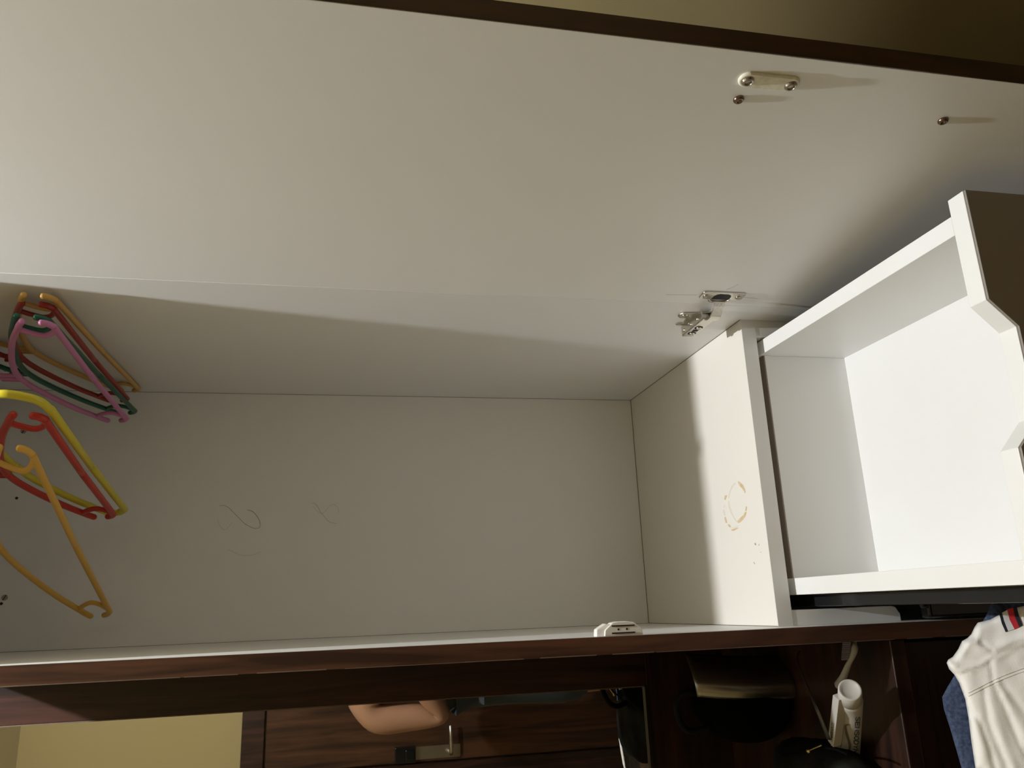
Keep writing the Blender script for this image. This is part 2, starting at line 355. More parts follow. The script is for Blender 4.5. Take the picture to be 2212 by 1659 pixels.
for z_ in (0.2328, 0.0178):
    b = MB(); lathe(b, [(0.0048, 0), (0.0050, 0.0014), (0.0040, 0.0028), (0.0026, 0.0034), (0.0022, 0.0022), (0, 0.0022)], dl(0, 0.4018, z_), -N, 20)
    build('handle_screw', b, BRASS, door, smooth=True, label='bronze screw head on the door')
# pencil marks through the hinge cup
PCL = mat('pencil', (0.30, 0.28, 0.25), 0.7)
for (y0, z0, y1, z1) in ((0.0232, 0.150, 0.0262, 0.106), (0.0262, 0.036, 0.0245, 0.013), (0.046, 0.071, 0.062, 0.062)):
    build('pencil_mark', tube(MB(), [dl(-0.00002, y0, z0), dl(-0.00002, y1, z1)], 0.00025, 5), PCL, door)
# ---- concealed hinge: cup plate on the door, arm and winged plate on the side panel
hg = thing('unused', (0, 0, 0), None, None); bpy.data.objects.remove(hg)
zc = 0.0697
b = MB(); r4 = 0.004
pl = []
for (cy, cz, a0) in ((0.0405 - r4, zc + 0.032 - r4, 0), (0.0205 + r4, zc + 0.032 - r4, 90), (0.0205 + r4, zc - 0.032 + r4, 180), (0.0405 - r4, zc - 0.032 + r4, 270)):
    for k in range(5):
        a = math.radians(a0 + k * 22.5); pl.append((cy + r4 * math.cos(a), cz + r4 * math.sin(a)))
prism(b, [dl(-0.0002, y, z_) for y, z_ in pl], -N * 0.0024)
hinge = build('concealed_hinge', b, CHROME, wr, bevel=0.0008, label='nickel concealed hinge between door and side panel')
b = MB(); arc = [(0.0225 + 0.0150 * math.cos(math.pi * k / 14 ), zc + 0.0150 * math.sin(math.pi * k / 14)) for k in range(15)]
hole = [(0.0350, zc + 0.0120)] + [(0.0350 - 0.0145 * math.sin(math.pi / 2 * k / 8), zc + 0.0120 - 0.0 * k) for k in range(1, 9)]
hole = [(0.0370, zc - 0.0060), (0.0370, zc + 0.0060), (0.0345, zc + 0.0105), (0.0300, zc + 0.0128), (0.0208, zc + 0.0132), (0.0208, zc - 0.0132), (0.0300, zc - 0.0128), (0.0345, zc - 0.0105)]
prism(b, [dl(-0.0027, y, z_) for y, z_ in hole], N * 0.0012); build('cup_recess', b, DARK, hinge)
b = MB(); tube(b, [dl(-0.0018, 0.0205 - 0.0090 * math.sin(math.pi * k / 12), zc + 0.0155 * math.cos(math.pi * k / 12)) for k in range(13)], 0.0017, 8, flat=(Vector((1, 0, 0)), 1.0)); build('cup_rim', b, CHROME, hinge, smooth=True)
b = MB(); prism(b, [dl(-0.0003, 0.0205 - 0.0090 * math.sin(math.pi * k / 12), zc + 0.0155 * math.cos(math.pi * k / 12)) for k in range(13)], -N * 0.0008); build('cup_lip', b, NICKD, hinge)
for dz in (0.024, -0.024):
    c = dl(-0.0026, 0.0290, zc + dz)
    b = MB(); lathe(b, [(0.0042, 0), (0.0044, 0.0008), (0.0034, 0.0012), (0.0018, 0.0002), (0, 0.0002)], c, -N, 18); build('hinge_screw', b, NICKD, hinge, smooth=True)
# bent link from the cup to the arm
b = MB(); zw = 0.0080; zk = 0.0705
link = [Vector((0.4375, -0.5440, 0)), Vector((0.4290, -0.5400, 0)), Vector((0.4215, -0.5300, 0)), Vector((0.4205, -0.5200, 0)), Vector((0.4235, -0.5125, 0))]
def strap(bm, path, z0, z1, th):
    A = []; n = len(path)
    for i, p in enumerate(path):
        t = (path[min(i + 1, n - 1)] - path[max(i - 1, 0)]).normalized(); nn = Vector((-t.y, t.x, 0))
        A.append([bm.verts.new(Vector((p.x, p.y, z_)) + nn * o_) for z_, o_ in ((z0, 0), (z1, 0), (z1, th), (z0, th))])
    for P_, Q_ in zip(A, A[1:]):
        for k in range(4): bm.faces.new((P_[k], P_[(k + 1) % 4], Q_[(k + 1) % 4], Q_[k]))
    bm.faces.new(A[0][::-1]); bm.faces.new(A[-1])
strap(b, [Vector(p) for p in cr([tuple(p) for p in link], 4)], zk - zw, zk + zw, 0.0022)
build('hinge_link', b, CHROME, hinge, bevel=0.0006)
# arm channel (open toward the panel)
b = MB(); xo, xi_ = 0.4230, 0.4385; ya, yb = -0.5120, -0.4370; z0, z1 = zk - 0.0092, zk + 0.0092; th = 0.0014
bx(b, xo, xo + th, ya, yb, z0, z1); bx(b, xo + th, xi_, ya + 0.004, yb, z0, z0 + th); bx(b, xo + th, xi_, ya + 0.004, yb, z1 - th, z1); bx(b, xo + th, xi_ - 0.004, yb - th, yb, z0 + th, z1 - th)
build('hinge_arm', b, CHROME, hinge, bevel=0.0006)
for y_ in (-0.4760, -0.4520):
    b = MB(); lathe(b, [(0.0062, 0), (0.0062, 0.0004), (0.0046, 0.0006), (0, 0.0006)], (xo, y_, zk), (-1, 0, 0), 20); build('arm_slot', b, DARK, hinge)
    b = MB(); lathe(b, [(0.0042, 0), (0.0042, 0.0010), (0.0032, 0.0016), (0.0014, 0.0008), (0, 0.0008)], (xo - 0.0006, y_, zk), (-1, 0, 0), 18); build('arm_screw', b, CHROME, hinge, smooth=True)
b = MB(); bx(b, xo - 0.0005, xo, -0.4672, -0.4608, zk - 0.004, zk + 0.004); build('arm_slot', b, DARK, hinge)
for y_ in (-0.470, -0.446, -0.492):
    b = MB(); lathe(b, [(0.0026, 0), (0.0022, 0.0012), (0, 0.0014)], (0.430, y_, z1), (0, 0, 1), 14); build('hinge_rivet', b, CHROME, hinge, smooth=True)
# winged mounting plate on the panel
b = MB()
wing = [(-0.498, zk + 0.010), (-0.494, zk + 0.030), (-0.489, zk + 0.034), (-0.482, zk + 0.034), (-0.476, zk + 0.029), (-0.474, zk + 0.018), (-0.455, zk + 0.014), (-0.452, zk + 0.022), (-0.446, zk + 0.022), (-0.443, zk - 0.024), (-0.480, zk - 0.026), (-0.490, zk - 0.012), (-0.500, zk - 0.010)]
prism(b, [(W, y_, z_) for y_, z_ in wing], (-0.0030, 0, 0)); bx(b, W - 0.010, W - 0.003, -0.498, -0.446, zk - 0.0075, zk + 0.0075)
build('mounting_plate', b, CHROME, hinge, bevel=0.0010)
b = MB(); lathe(b, [(0.0042, 0), (0.0044, 0.0008), (0.0034, 0.0014), (0.0018, 0.0004), (0, 0.0004)], (W - 0.0030, -0.486, zk + 0.025), (-1, 0, 0), 18); build('hinge_screw', b, NICKD, hinge, smooth=True)
# ---- magnetic catch on the left panel
ct = MB(); yc = -0.520
front = [(0.0, 0.2105), (0.0072, 0.2120), (0.0155, 0.2220), (0.0168, 0.2300), (0.0168, 0.2440), (0.0155, 0.2500), (0.0072, 0.2600), (0.0, 0.2610)]
prism(ct, [(x, yc, z_) for x, z_ in front], (0, 0.015, 0))
catch = build('magnetic_catch', ct, PLASTW, wr, bevel=0.0012, seg=3, label='white plastic magnetic catch near the shelf')
ct = MB(); prism(ct, [(0.0, yc, 0.250), (0.012, yc + 0.001, 0.250), (0.0150, yc + 0.003, 0.258), (0.0085, yc + 0.003, 0.2695), (0.0, yc + 0.003, 0.2705)], (0, 0.012, 0)); build('catch_flange', ct, PLASTW, catch, bevel=0.001)
for x_ in (0.0034, 0.0118):
    ct = MB(); bx(ct, x_ - 0.0008, x_ + 0.0008, yc - 0.0012, yc + 0.002, 0.2215, 0.2515); build('magnet_strip', ct, mat('dark_steel', (0.10, 0.07, 0.06), 0.3, metal=0.8), catch, bevel=0.0003)
for z_ in (0.2318, 0.2427):
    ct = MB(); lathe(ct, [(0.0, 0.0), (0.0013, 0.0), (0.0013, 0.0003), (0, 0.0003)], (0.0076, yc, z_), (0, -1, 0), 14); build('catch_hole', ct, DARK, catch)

# ------------------------------------------------------------------ clothes hangers
PL = {
 'orange': mat('orange_plastic', (0.70, 0.41, 0.075), 0.32, sheen=0.0, spec=0.5),
 'ochre': mat('ochre_plastic', (0.60, 0.35, 0.09), 0.35),
 'red': mat('red_plastic', (0.50, 0.035, 0.022), 0.32),
 'darkred': mat('dark_red_plastic', (0.33, 0.03, 0.02), 0.35),
 'green': mat('green_plastic', (0.012, 0.105, 0.062), 0.35),
 'pink': mat('pink_plastic', (0.56, 0.20, 0.40), 0.35),
 'yellow': mat('yellow_plastic', (0.66, 0.56, 0.035), 0.32)}
RODY, RODZ = -0.29, 1.085
def hanger(colour, M, ang, w, label, rr=0.0040, plain=False):
    M = Vector(M); k = w / 0.41
    d = Vector((math.sin(ang), math.cos(ang), 0)); nrm = Vector((math.cos(ang), -math.sin(ang), 0))
    def P(s, h): return M + d * s + Vector((0, 0, h))
    bm = MB(); fl = (nrm, 0.82)
    def strand(pts, r, n=5):
        pp = cr([(*p, ) for p in pts], n)
        tube(bm, [P(s * k, h) for s, h in pp], r, 12, flat=(nrm, 1.0))
    arm = [(0.223, 0.0115), (0.212, 0.0175), (0.196, 0.0245), (0.160, 0.040), (0.121, 0.0535), (0.0688, 0.0685), (0.030, 0.0765), (0.0, 0.079)]
    for sg in (1, -1):
        if plain and sg < 0:
            strand([(-0.205, -0.0190), (-0.236, -0.0150), (-0.252, 0.0), (-0.258, 0.022), (-0.240, 0.046), (-0.200, 0.064), (-0.120, 0.080), (-0.05, 0.083), (0.0, 0.081)], rr)
            strand([(-0.215, -0.0195), (0.0, -0.0175)], rr, 2); strand([(-0.016, 0.079), (-0.011, 0.084), (-0.0105, 0.104)], rr * 0.7, 3); continue
        strand([(sg * s, h) for s, h in arm], rr)
        if plain: strand([(sg * 0.222, 0.0120), (sg * 0.228, 0.0), (sg * 0.222, -0.012), (sg * 0.205, -0.0185)], rr)
        else: strand([(sg * 0.195, 0.0225), (sg * 0.182, 0.011), (sg * 0.1755, 0.0), (sg * 0.182, -0.010), (sg * 0.196, -0.0175)], rr * 0.82)
        strand([(sg * 0.221, -0.0085), (sg * 0.2165, -0.0155), (sg * 0.207, -0.0195), (sg * 0.190, -0.0195), (0.0, -0.0175)], rr)
        strand([(sg * 0.016, 0.077), (sg * 0.011, 0.083), (sg * 0.0105, 0.104)], rr * 0.7, 3)      # strap hooks beside the neck
    o = build('clothes_hanger', bm, PL[colour], None, smooth=True, label=label, cat='hanger', group='plastic clothes hangers on the rail')
    hb = MB(); s0 = (RODY - M.y) / math.cos(ang); rc = 0.0175; hz = RODZ - M.z - (rc - 0.0125 - 0.004) 
    pts = [(0.0, 0.077), (0.0, 0.090), (s0 * 0.35, 0.100)]
    n0 = 12
    for i in range(n0 + 1):
        a = math.radians(-80 + 250 * i / n0); pts.append((s0 + rc * math.cos(a), hz + rc * math.sin(a)))
    tube(hb, [P(s, h) for s, h in cr(pts, 3)], 0.0036, 10, flat=(nrm, 1.0))
    build('hook', hb, PL[colour], o, smooth=True)
    return o
D2R = math.radians
hanger('ochre', (0.4320, -0.2550, 0.9520), D2R(0.8), 0.425, 'ochre plastic hanger lying flat against the right side panel, farthest of the bunch')
hanger('darkred', (0.4160, -0.2642, 0.9600), D2R(-2.6), 0.373, 'dark red plastic hanger in front of the ochre one against the side panel')
hanger('green', (0.3990, -0.2500, 0.9570), D2R(-0.6), 0.432, 'dark green plastic hanger behind the pink one')
hanger('pink', (0.3790, -0.2900, 0.9500), D2R(-4.5), 0.361, 'pink plastic hanger, nearest of the bunch by the right side panel')
hanger('yellow', (0.2560, -0.2570, 0.9490), D2R(-10.9), 0.380, 'bright yellow plastic hanger with plain shoulders behind the bright red one', 0.0052, True)
hanger('red', (0.2450, -0.2720, 0.9570), D2R(-12.4), 0.345, 'bright red plastic hanger in front of the yellow one', 0.0048)
hanger('orange', (0.1470, -0.2489, 0.9626), D2R(-23.8), 0.438, 'light orange plastic hanger turned toward the left, nearest the left side panel', 0.0044)

# hair strands stuck on the back panel
HAIR = mat('dark_hair', (0.10, 0.075, 0.05), 0.6); HAIR2 = mat('faint_hair', (0.40, 0.36, 0.29), 0.6)
def strandpx(pts, r, m, label):
    pp = cr([(440 + x / 6.9125, 1060 + y / 6.9125) for x, y in pts], 6)
    b = MB(); tube(b, [at(u, v, 1, -0.0003) for u, v in pp], r, 5); build('hair_strand', b, m, None, label=label, cat='hair', group='hair strands stuck to the back panel')
strandpx([(240, 225), (310, 222), (380, 260), (450, 330), (520, 400), (600, 480), (680, 530), (760, 562), (820, 555), (845, 520), (830, 440), (790, 370), (730, 310), (650, 285)], 0.00022, HAIR, 'darkest curled hair with an S shape stuck on the back panel')
strandpx([(205, 430), (240, 520), (290, 572), (340, 572), (385, 520), (430, 470)], 0.00016, HAIR2, 'faint hair loop left of the darkest curled hair')
strandpx([(360, 880), (450, 915), (540, 955), (650, 968), (760, 950), (850, 910)], 0.0002, HAIR2, 'short arched hair below the S-shaped hair')
strandpx([(1620, 185), (1680, 205), (1740, 310), (1800, 380), (1870, 460), (1980, 492)], 0.00018, HAIR2, 'fine hair crossing the looped hair toward the shelf')
strandpx([(1640, 240), (1720, 330), (1780, 335), (1840, 280), (1880, 225), (1940, 205), (2000, 250), (2020, 330)], 0.00016, HAIR2, 'fine looped hair nearest the shelf')

# ------------------------------------------------------------------ dressing unit on the left
XM = -0.109
du = thing('dressing_unit', (-0.45, -0.26, FZ), 'dark mahogany dressing table with a mirror left of the wardrobe', 'dresser')
DT = -0.135
box('worktop', -1.0, -T - 0.0005, -0.5145, -0.0, DT - 0.022, DT, WOODX, du, bevel=0.0015)
box('backboard', -1.0, -T - 0.0005, -0.020, 0.0, DT, 0.022, WOODX, du, bevel=0.001)
box('mirror_stile', XM, -T - 0.0005, -0.020, 0.0, 0.022, ZT + 0.1, WOODV, du, bevel=0.001)
box('mirror_stile', -1.0, -0.93, -0.020, 0.0, 0.022, ZT + 0.1, WOODV, du, bevel=0.001)
MIR = mat('mirror_silver', (0.86, 0.87, 0.86), 0.012, metal=1.0)
box('mirror', -0.93, XM, -0.016, -0.006, 0.022, ZT + 0.1, MIR, du, bevel=0, label='tall mirror reflecting the room door')
box('mirror_bead', -0.93, XM, -0.0225, -0.016, 0.022, 0.0275, WOODX, du, bevel=0.001)
b = MB(); bx(b, XM - 0.0018, XM, -0.0205, -0.016, 0.0275, ZT + 0.1); build('mirror_bead', b, WEDGE, du)
box('top_cabinet', -1.0, -T - 0.0005, -0.020, 0.0, ZT + 0.1, 1.6, WOODV, du)
box('unit_drawer', -0.995, -T - 0.004, -0.5060, -0.486, -0.345, DT - 0.026, WOODX, du, bevel=0.002)
box('unit_drawer', -0.995, -T - 0.004, -0.5060, -0.486, -0.560, -0.350, WOODX, du, bevel=0.002)
box('unit_body', -1.0, -T - 0.0005, -0.485, -0.0, FZ, DT - 0.022, WOODV, du, bevel=0)

# ------------------------------------------------------------------ things on the dressing table
# cap with a glossy peak
BLKF = mat('black_cloth', (0.0028, 0.0028, 0.0032), 0.95, spec=0.05, bump=0.4, bscale=400)
cap = thing('cap', (-0.16, -0.24, DT), 'black cap with a satin metallic peak standing on the dressing table', 'cap')
SAT = mat('satin_dark_peak', (0.34, 0.325, 0.30), 0.26, metal=0.95)
PC = Vector((-0.11, -0.255, -0.055)); VN = RF
b = MB(); n1, n2 = 24, 12; G = []
for i in range(n1 + 1):
    row = []; s_ = -1 + 2 * i / n1                       # along the width of the peak
    for j in range(n2 + 1):
        t = j / n2; fr_ = i / n1
        u = 1506 + 215 * fr_ - (26 - 8 * fr_) * t ** 1.3; v = 1504 + 5 * (1 - s_ * s_) + 3 * fr_ - 92 * t
        dep = 0.075 * (t - 0.10) ** 2  + 0.008 * s_ * s_
        row.append(b.verts.new(onplane(u, v, PC + VN * dep, VN)))
    G.append(row)
for A, B in zip(G, G[1:]):
    for j in range(n2): b.faces.new((A[j], A[j + 1], B[j + 1], B[j]))
pk = build('peak', b, SAT, cap, smooth=True); md = pk.modifiers.new('solid', 'SOLIDIFY'); md.thickness = 0.003; md.offset = 0
MC = Matrix(((RX.x, RD.x, RF.x), (RX.y, RD.y, RF.y), (RX.z, RD.z, RF.z)))
cc = onplane(1606, 1512, PC + VN * 0.055, VN)
b = MB(); blob(b, cc, (0.086, 0.066, 0.062), 36, 20, fn=lambda d: 1 + 0.025 * math.cos(6 * math.atan2(d.z, d.x)) * (1 - d.y ** 2), M=MC)
for v_ in b.verts:
    v_.co.z = max(v_.co.z, DT + 0.002)
build('crown', b, BLKF, cap, smooth=True)
b = MB(); pts = [onplane(u, v, PC + VN * 0.02, VN) for u, v in ((1500, 1496), (1474, 1500), (1462, 1522), (1466, 1552), (1480, 1574), (1500, 1580), (1530, 1572))]
tube(b, [Vector(p) for p in cr([tuple(p) for p in pts], 4)], 0.0055, 8); build('back_strap', b, mat('black_webbing', (0.009, 0.009, 0.009), 0.8, spec=0.15), cap, smooth=True)

# toiletry pouch
CAMO = mat('dark_camouflage_cloth', (0.003, 0.003, 0.003), 0.9, spec=0.08, vary=1.0, vscale=14, vcol=(0.022, 0.023, 0.019), bump=0.3, bscale=300)
pc = Vector((-0.232, -0.373, DT))
pouch = thing('toiletry_pouch', (pc.x, pc.y, DT), 'black camouflage zipped pouch lying on the dressing table edge side', 'pouch')
b = MB(); blob(b, (pc.x, pc.y, DT + 0.036), (0.070, 0.106, 0.042), 36, 18, fn=lambda d: (abs(d.x) ** 3 + abs(d.y) ** 3 + abs(d.z) ** 3) ** (-1 / 3) * (1 + 0.05 * noise.noise(d * 2.5)))
for v_ in b.verts:
    if v_.co.z < DT + 0.002: v_.co.z = DT + 0.002
build('pouch_body', b, CAMO, pouch, smooth=True)
zp = [at(u, v, 2, DT + 0.079) for u, v in ((1690, 1632), (1720, 1624), (1760, 1617), (1800, 1618), (1830, 1630))]
b = MB(); tube(b, [Vector(p) for p in cr([tuple(p) for p in zp], 5)], 0.0016, 8); build('zip', b, BLKF, pouch, smooth=True)
b = MB(); p0 = at(1746, 1622, 2, DT + 0.084); p1 = at(1774, 1610, 2, DT + 0.084); blob(b, p0, (0.003, 0.004, 0.0025), 12, 8); tube(b, [p0, p1], 0.0011, 6)
build('zip_puller', b, mat('gold_metal', (0.55, 0.42, 0.20), 0.3, metal=1.0), pouch, smooth=True)

# toothpaste tube standing out of the pouch
TW = mat('tube_white', (0.50, 0.48, 0.45), 0.4, spec=0.4)
TGR = mat('tube_print_grey', (0.16, 0.15, 0.13), 0.5); TBL = mat('tube_print_blue', (0.015, 0.03, 0.06), 0.5)
tp = thing('toothpaste_tube', at(1836, 1540, 2, DT), 'white toothpaste tube with a wide flip cap leaning out of the pouch', 'toothpaste')
c1 = at(1836, 1490, 2, DT + 0.074); c0 = at(1834, 1520, 2, DT + 0.060); e0 = at(1825, 1632, 2, DT + 0.022)
ax = (c1 - c0).normalized()
ax = (ax + Vector((0, -0.06, 0.08))).normalized()
cb = c1 - ax * 0.026
b = MB(); lathe(b, [(0.0, 0.0), (0.0135, 0.0), (0.0150, 0.001), (0.0143, 0.0255), (0.0132, 0.0264), (0.0115, 0.0260), (0.0098, 0.0242), (0.0, 0.0236)], cb, ax, 32); build('cap', b, TW, tp, smooth=True)
def tubepoint(t, s, lift=0.0):
    # t 0 at the cap .. 1 at the crimp, s -1..1 across the visible front face
    c = cb.lerp(e0, t)
    view = (CAM - c).normalized(); al = (e0 - cb).normalized(); side = al.cross(view).normalized(); fr_ = side.cross(al).normalized()
    hw = 0.0160 + 0.0030 * t; hd = 0.0130 * (1 - t) ** 0.8 + 0.0012
    a = s * math.pi / 2
    return c + side * (math.sin(a) * hw) * -1 + fr_ * (math.cos(a) * hd * (1 - 0.15 * math.exp(-((t - 0.18) / 0.07) ** 2)) + lift)
b = MB(); RG = []
for i in range(15):
    t = i / 14; RG.append([b.verts.new(tubepoint(t, -1 + 4 * k / 24) if True else None) for k in range(24)])
for A, B in zip(RG, RG[1:]):
    for k in range(24): b.faces.new((A[k], A[(k + 1) % 24], B[(k + 1) % 24], B[k]))
b.faces.new(RG[-1]); b.faces.new(RG[0][::-1])
build('tube_body', b, TW, tp, smooth=True)
def ribbon(name, pts, m, parent, wds, fn):
    b = MB(); A = []
    pp = cr(pts, 6); 
    for i, (t, s) in enumerate(pp):
        t2, s2 = pp[min(i + 1, len(pp) - 1)]; t1, s1 = pp[max(i - 1, 0)]
        dt, ds = t2 - t1, (s2 - s1) * 0.25; L = math.hypot(dt, ds) or 1; w_ = wds * math.sin(math.pi * (0.12 + 0.76 * i / (len(pp) - 1)))
        A.append((b.verts.new(fn(t - ds / L * w_, s + dt / L * w_ * 4)), b.verts.new(fn(t + ds / L * w_, s - dt / L * w_ * 4))))
    for (a, c), (d, e) in zip(A, A[1:]): b.faces.new((a, c, e, d))
    return build(name, b, m, parent)
LF = lambda t, s: tubepoint(t, s, 0.0004)
ribbon('swoosh_print', [(0.30, 0.12), (0.34, -0.08), (0.48, -0.02), (0.66, 0.14), (0.80, 0.17), (0.94, 0.0)], TGR, tp, 0.016, LF)
ribbon('line_print', [(0.24, -0.42), (0.45, -0.32), (0.65, -0.22), (0.88, -0.20)], TGR, tp, 0.007, LF)
ribbon('line_print', [(0.55, 0.72), (0.98, 0.72)], TGR, tp, 0.006, LF)
GLY = {'S': [[(1, .85), (.75, 1), (.25, 1), (0, .8), (.2, .58), (.8, .45), (1, .22), (.75, 0), (.25, 0), (0, .15)]], 'E': [[(1, 1), (0, 1), (0, 0), (1, 0)], [(0, .5), (.8, .5)]], 'N': [[(0, 0), (0, 1), (1, 0), (1, 1)]],
       'O': [[(.5, 0), (.1, .15), (0, .5), (.1, .85), (.5, 1), (.9, .85), (1, .5), (.9, .15), (.5, 0)]], 'D': [[(0, 0), (0, 1), (.6, 1), (1, .7), (1, .3), (.6, 0), (0, 0)]], 'Y': [[(0, 1), (.5, .5), (1, 1)], [(.5, .5), (.5, 0)]],
       'P': [[(0, 0), (0, 1), (.8, 1), (1, .75), (.8, .5), (0, .5)]], 'R': [[(0, 0), (0, 1), (.8, 1), (1, .75), (.8, .5), (0, .5)], [(.5, .5), (1, 0)]], 'C': [[(1, .85), (.5, 1), (0, .7), (0, .3), (.5, 0), (1, .15)]]}
def letters(name, text, m, parent, pos, size, wd_):
    # pos(a, b): a runs along the line of text, b is the letter height
    b = MB()
    for i, ch in enumerate(text):
        for st in GLY.get(ch, []):
            P_ = [pos(i * 1.28 * size + (x + 0.22 * y) * size, y) for x, y in st]
            for p_, q_ in zip(P_, P_[1:]): tube(b, [p_, q_], wd_, 5, cap=False)
    return build(name, b, m, parent)
letters('lettering', 'SENSODYNE', TBL, tp, lambda a, h: tubepoint(0.17 + a, 0.36 + 0.26 * h, 0.0003), 0.069, 0.00060)

# small carton beside the tube
ctn = thing('toothpaste_carton', at(1803, 1550, 2, DT), 'narrow white carton with small print sticking out of the pouch left of the tube', 'box')
k0 = at(1799, 1501, 2, DT + 0.085); k1 = at(1788, 1600, 2, DT + 0.062); k2 = at(1812, 1513, 2, DT + 0.085)
al = (k1 - k0); sd = (k2 - k0); dn = al.cross(sd).normalized(); dn = dn if dn.z < 0 else -dn
b = MB(); prism(b, [k0, k2, k2 + al * 1.02, k1], dn * 0.012); build('carton_body', b, TW, ctn, bevel=0.0004)
letters('lettering', 'SENSODYNE', TGR, ctn, lambda a, h: k0 + al * (0.52 + a) + sd * (0.35 + 0.35 * h) - dn * 0.0003, 0.036, 0.0003)

# toothbrush
tbr = thing('toothbrush', at(1830, 1440, 2, DT), 'white toothbrush with grey bristles behind the toothpaste cap', 'toothbrush')
hp = [at(u, v, 2, DT + h) for u, v, h in ((1812, 1480, 0.044), (1822, 1462, 0.044), (1832, 1437, 0.043), (1841, 1420, 0.040), (1846, 1402, 0.036), (1843, 1388, 0.034), (1842, 1368, 0.034))]
b = MB(); pp = cr([tuple(p) for p in hp], 5); rr = [0.0062 - 0.0030 * min(1, i / 12) if i < 14 else 0.0032 + 0.0012 * min(1, (i - 14) / 6) for i in range(len(pp))]
tube(b, [Vector(p) for p in pp], rr, 12); build('brush_handle', b, TW, tbr, smooth=True)
b = MB(); bs = [at(u, v, 2, DT + 0.040) for u, v in ((1838, 1422), (1843, 1404), (1840, 1388))]; be = [at(u, v, 2, DT + 0.036) for u, v in ((1819, 1424), (1822, 1404), (1822, 1388))]
for i in range(9):
    t = i / 8; A = bs[0].lerp(bs[2], t); B = be[0].lerp(be[2], t)
    for k in range(2):
        off = Vector((0, 0, -0.004 * k)); tube(b, [A + off, B + off], 0.0016, 6, cap=False)
build('bristles', b, mat('grey_bristle', (0.20, 0.17, 0.19), 0.7), tbr)

# clear strip running from under the partition to the pouch
CLR = mat('clear_plastic', (0.20, 0.20, 0.21), 0.2, trans=0.6)
cs = [at(u, v, 2, DT + 0.012 + 0.02 * k) for k, (u, v) in enumerate(((1728, 1405), (1722, 1418), (1726, 1440), (1745, 1485), (1765, 1535)))] + [at(1790, 1598, 2, DT + 0.07)]
b = MB(); A = []
pp = [Vector(p) for p in cr([tuple(p) for p in cs], 6)]
for i, p in enumerate(pp):
    w_ = 0.001 + 0.0025 * i / len(pp); sdv = Vector((0.1, 1, 0.2)).normalized(); A.append((b.verts.new(p - sdv * w_), b.verts.new(p + sdv * w_)))
for (a, c), (d, e) in zip(A, A[1:]): b.faces.new((a, c, e, d))
o = build('plastic_packaging', b, CLR, None, smooth=True, label='clear plastic packaging strip between the cap and the toothpaste', cat='packaging'); md = o.modifiers.new('s', 'SOLIDIFY'); md.thickness = 0.0012

# ------------------------------------------------------------------ chair with clothes in front of the dressing table
CH = mat('black_chair_vinyl', (0.006, 0.006, 0.006), 0.8, spec=0.1, bump=0.2, bscale=120)
P0 = Vector((-0.1, -0.655, -0.17)); PN = Vector((0, -0.850, 0.527)).normalized()        # draping plane of the chair back
ch = thing('chair', (-0.30, -0.86, FZ), 'black padded chair standing before the dressing table under the clothes', 'chair')
PA = Vector((0, 0.527, 0.850))                                                     # up along the draping plane
def cp(x, a, off): return Vector((x, P0.y, P0.z)) + PA * a + PN * off
def pxof(p):
    d = Vector(p) - CAM; w_ = d.dot(RF); return (1106 + FPX * d.dot(RX) / w_, 829.5 + FPX * d.dot(RD) / w_)
def padbox(name, x0, x1, a0, a1, o0, o1, m, parent, bev):
    b = MB(); vs = [b.verts.new(cp(x, a, o_)) for x in (x0, x1) for a in (a0, a1) for o_ in (o0, o1)]
    for f in ((0, 1, 3, 2), (4, 6, 7, 5), (0, 4, 5, 1), (2, 3, 7, 6), (0, 2, 6, 4), (1, 5, 7, 3)): b.faces.new([vs[i] for i in f])
    return build(name, b, m, parent, bevel=bev, seg=4, smooth=False)
padbox('backrest', -0.50, -0.045, -0.36, -0.012, -0.035, -0.012, CH, ch, 0.011)
b = MB(); bx(b, -0.50, -0.05, -1.20, -0.80, -0.60, -0.54); build('seat', b, CH, ch, bevel=0.015, seg=4)
for x_ in (-0.48, -0.07):
    b = MB(); tube(b, [(x_, -0.80, FZ + 0.012), (x_, -0.815, -0.62), cp(x_, -0.33, -0.024)], 0.011); build('leg', b, SLIDE, ch, smooth=True)
    b = MB(); tube(b, [(x_, -1.19, FZ + 0.012), (x_, -1.17, -0.60)], 0.011); build('leg', b, SLIDE, ch, smooth=True)

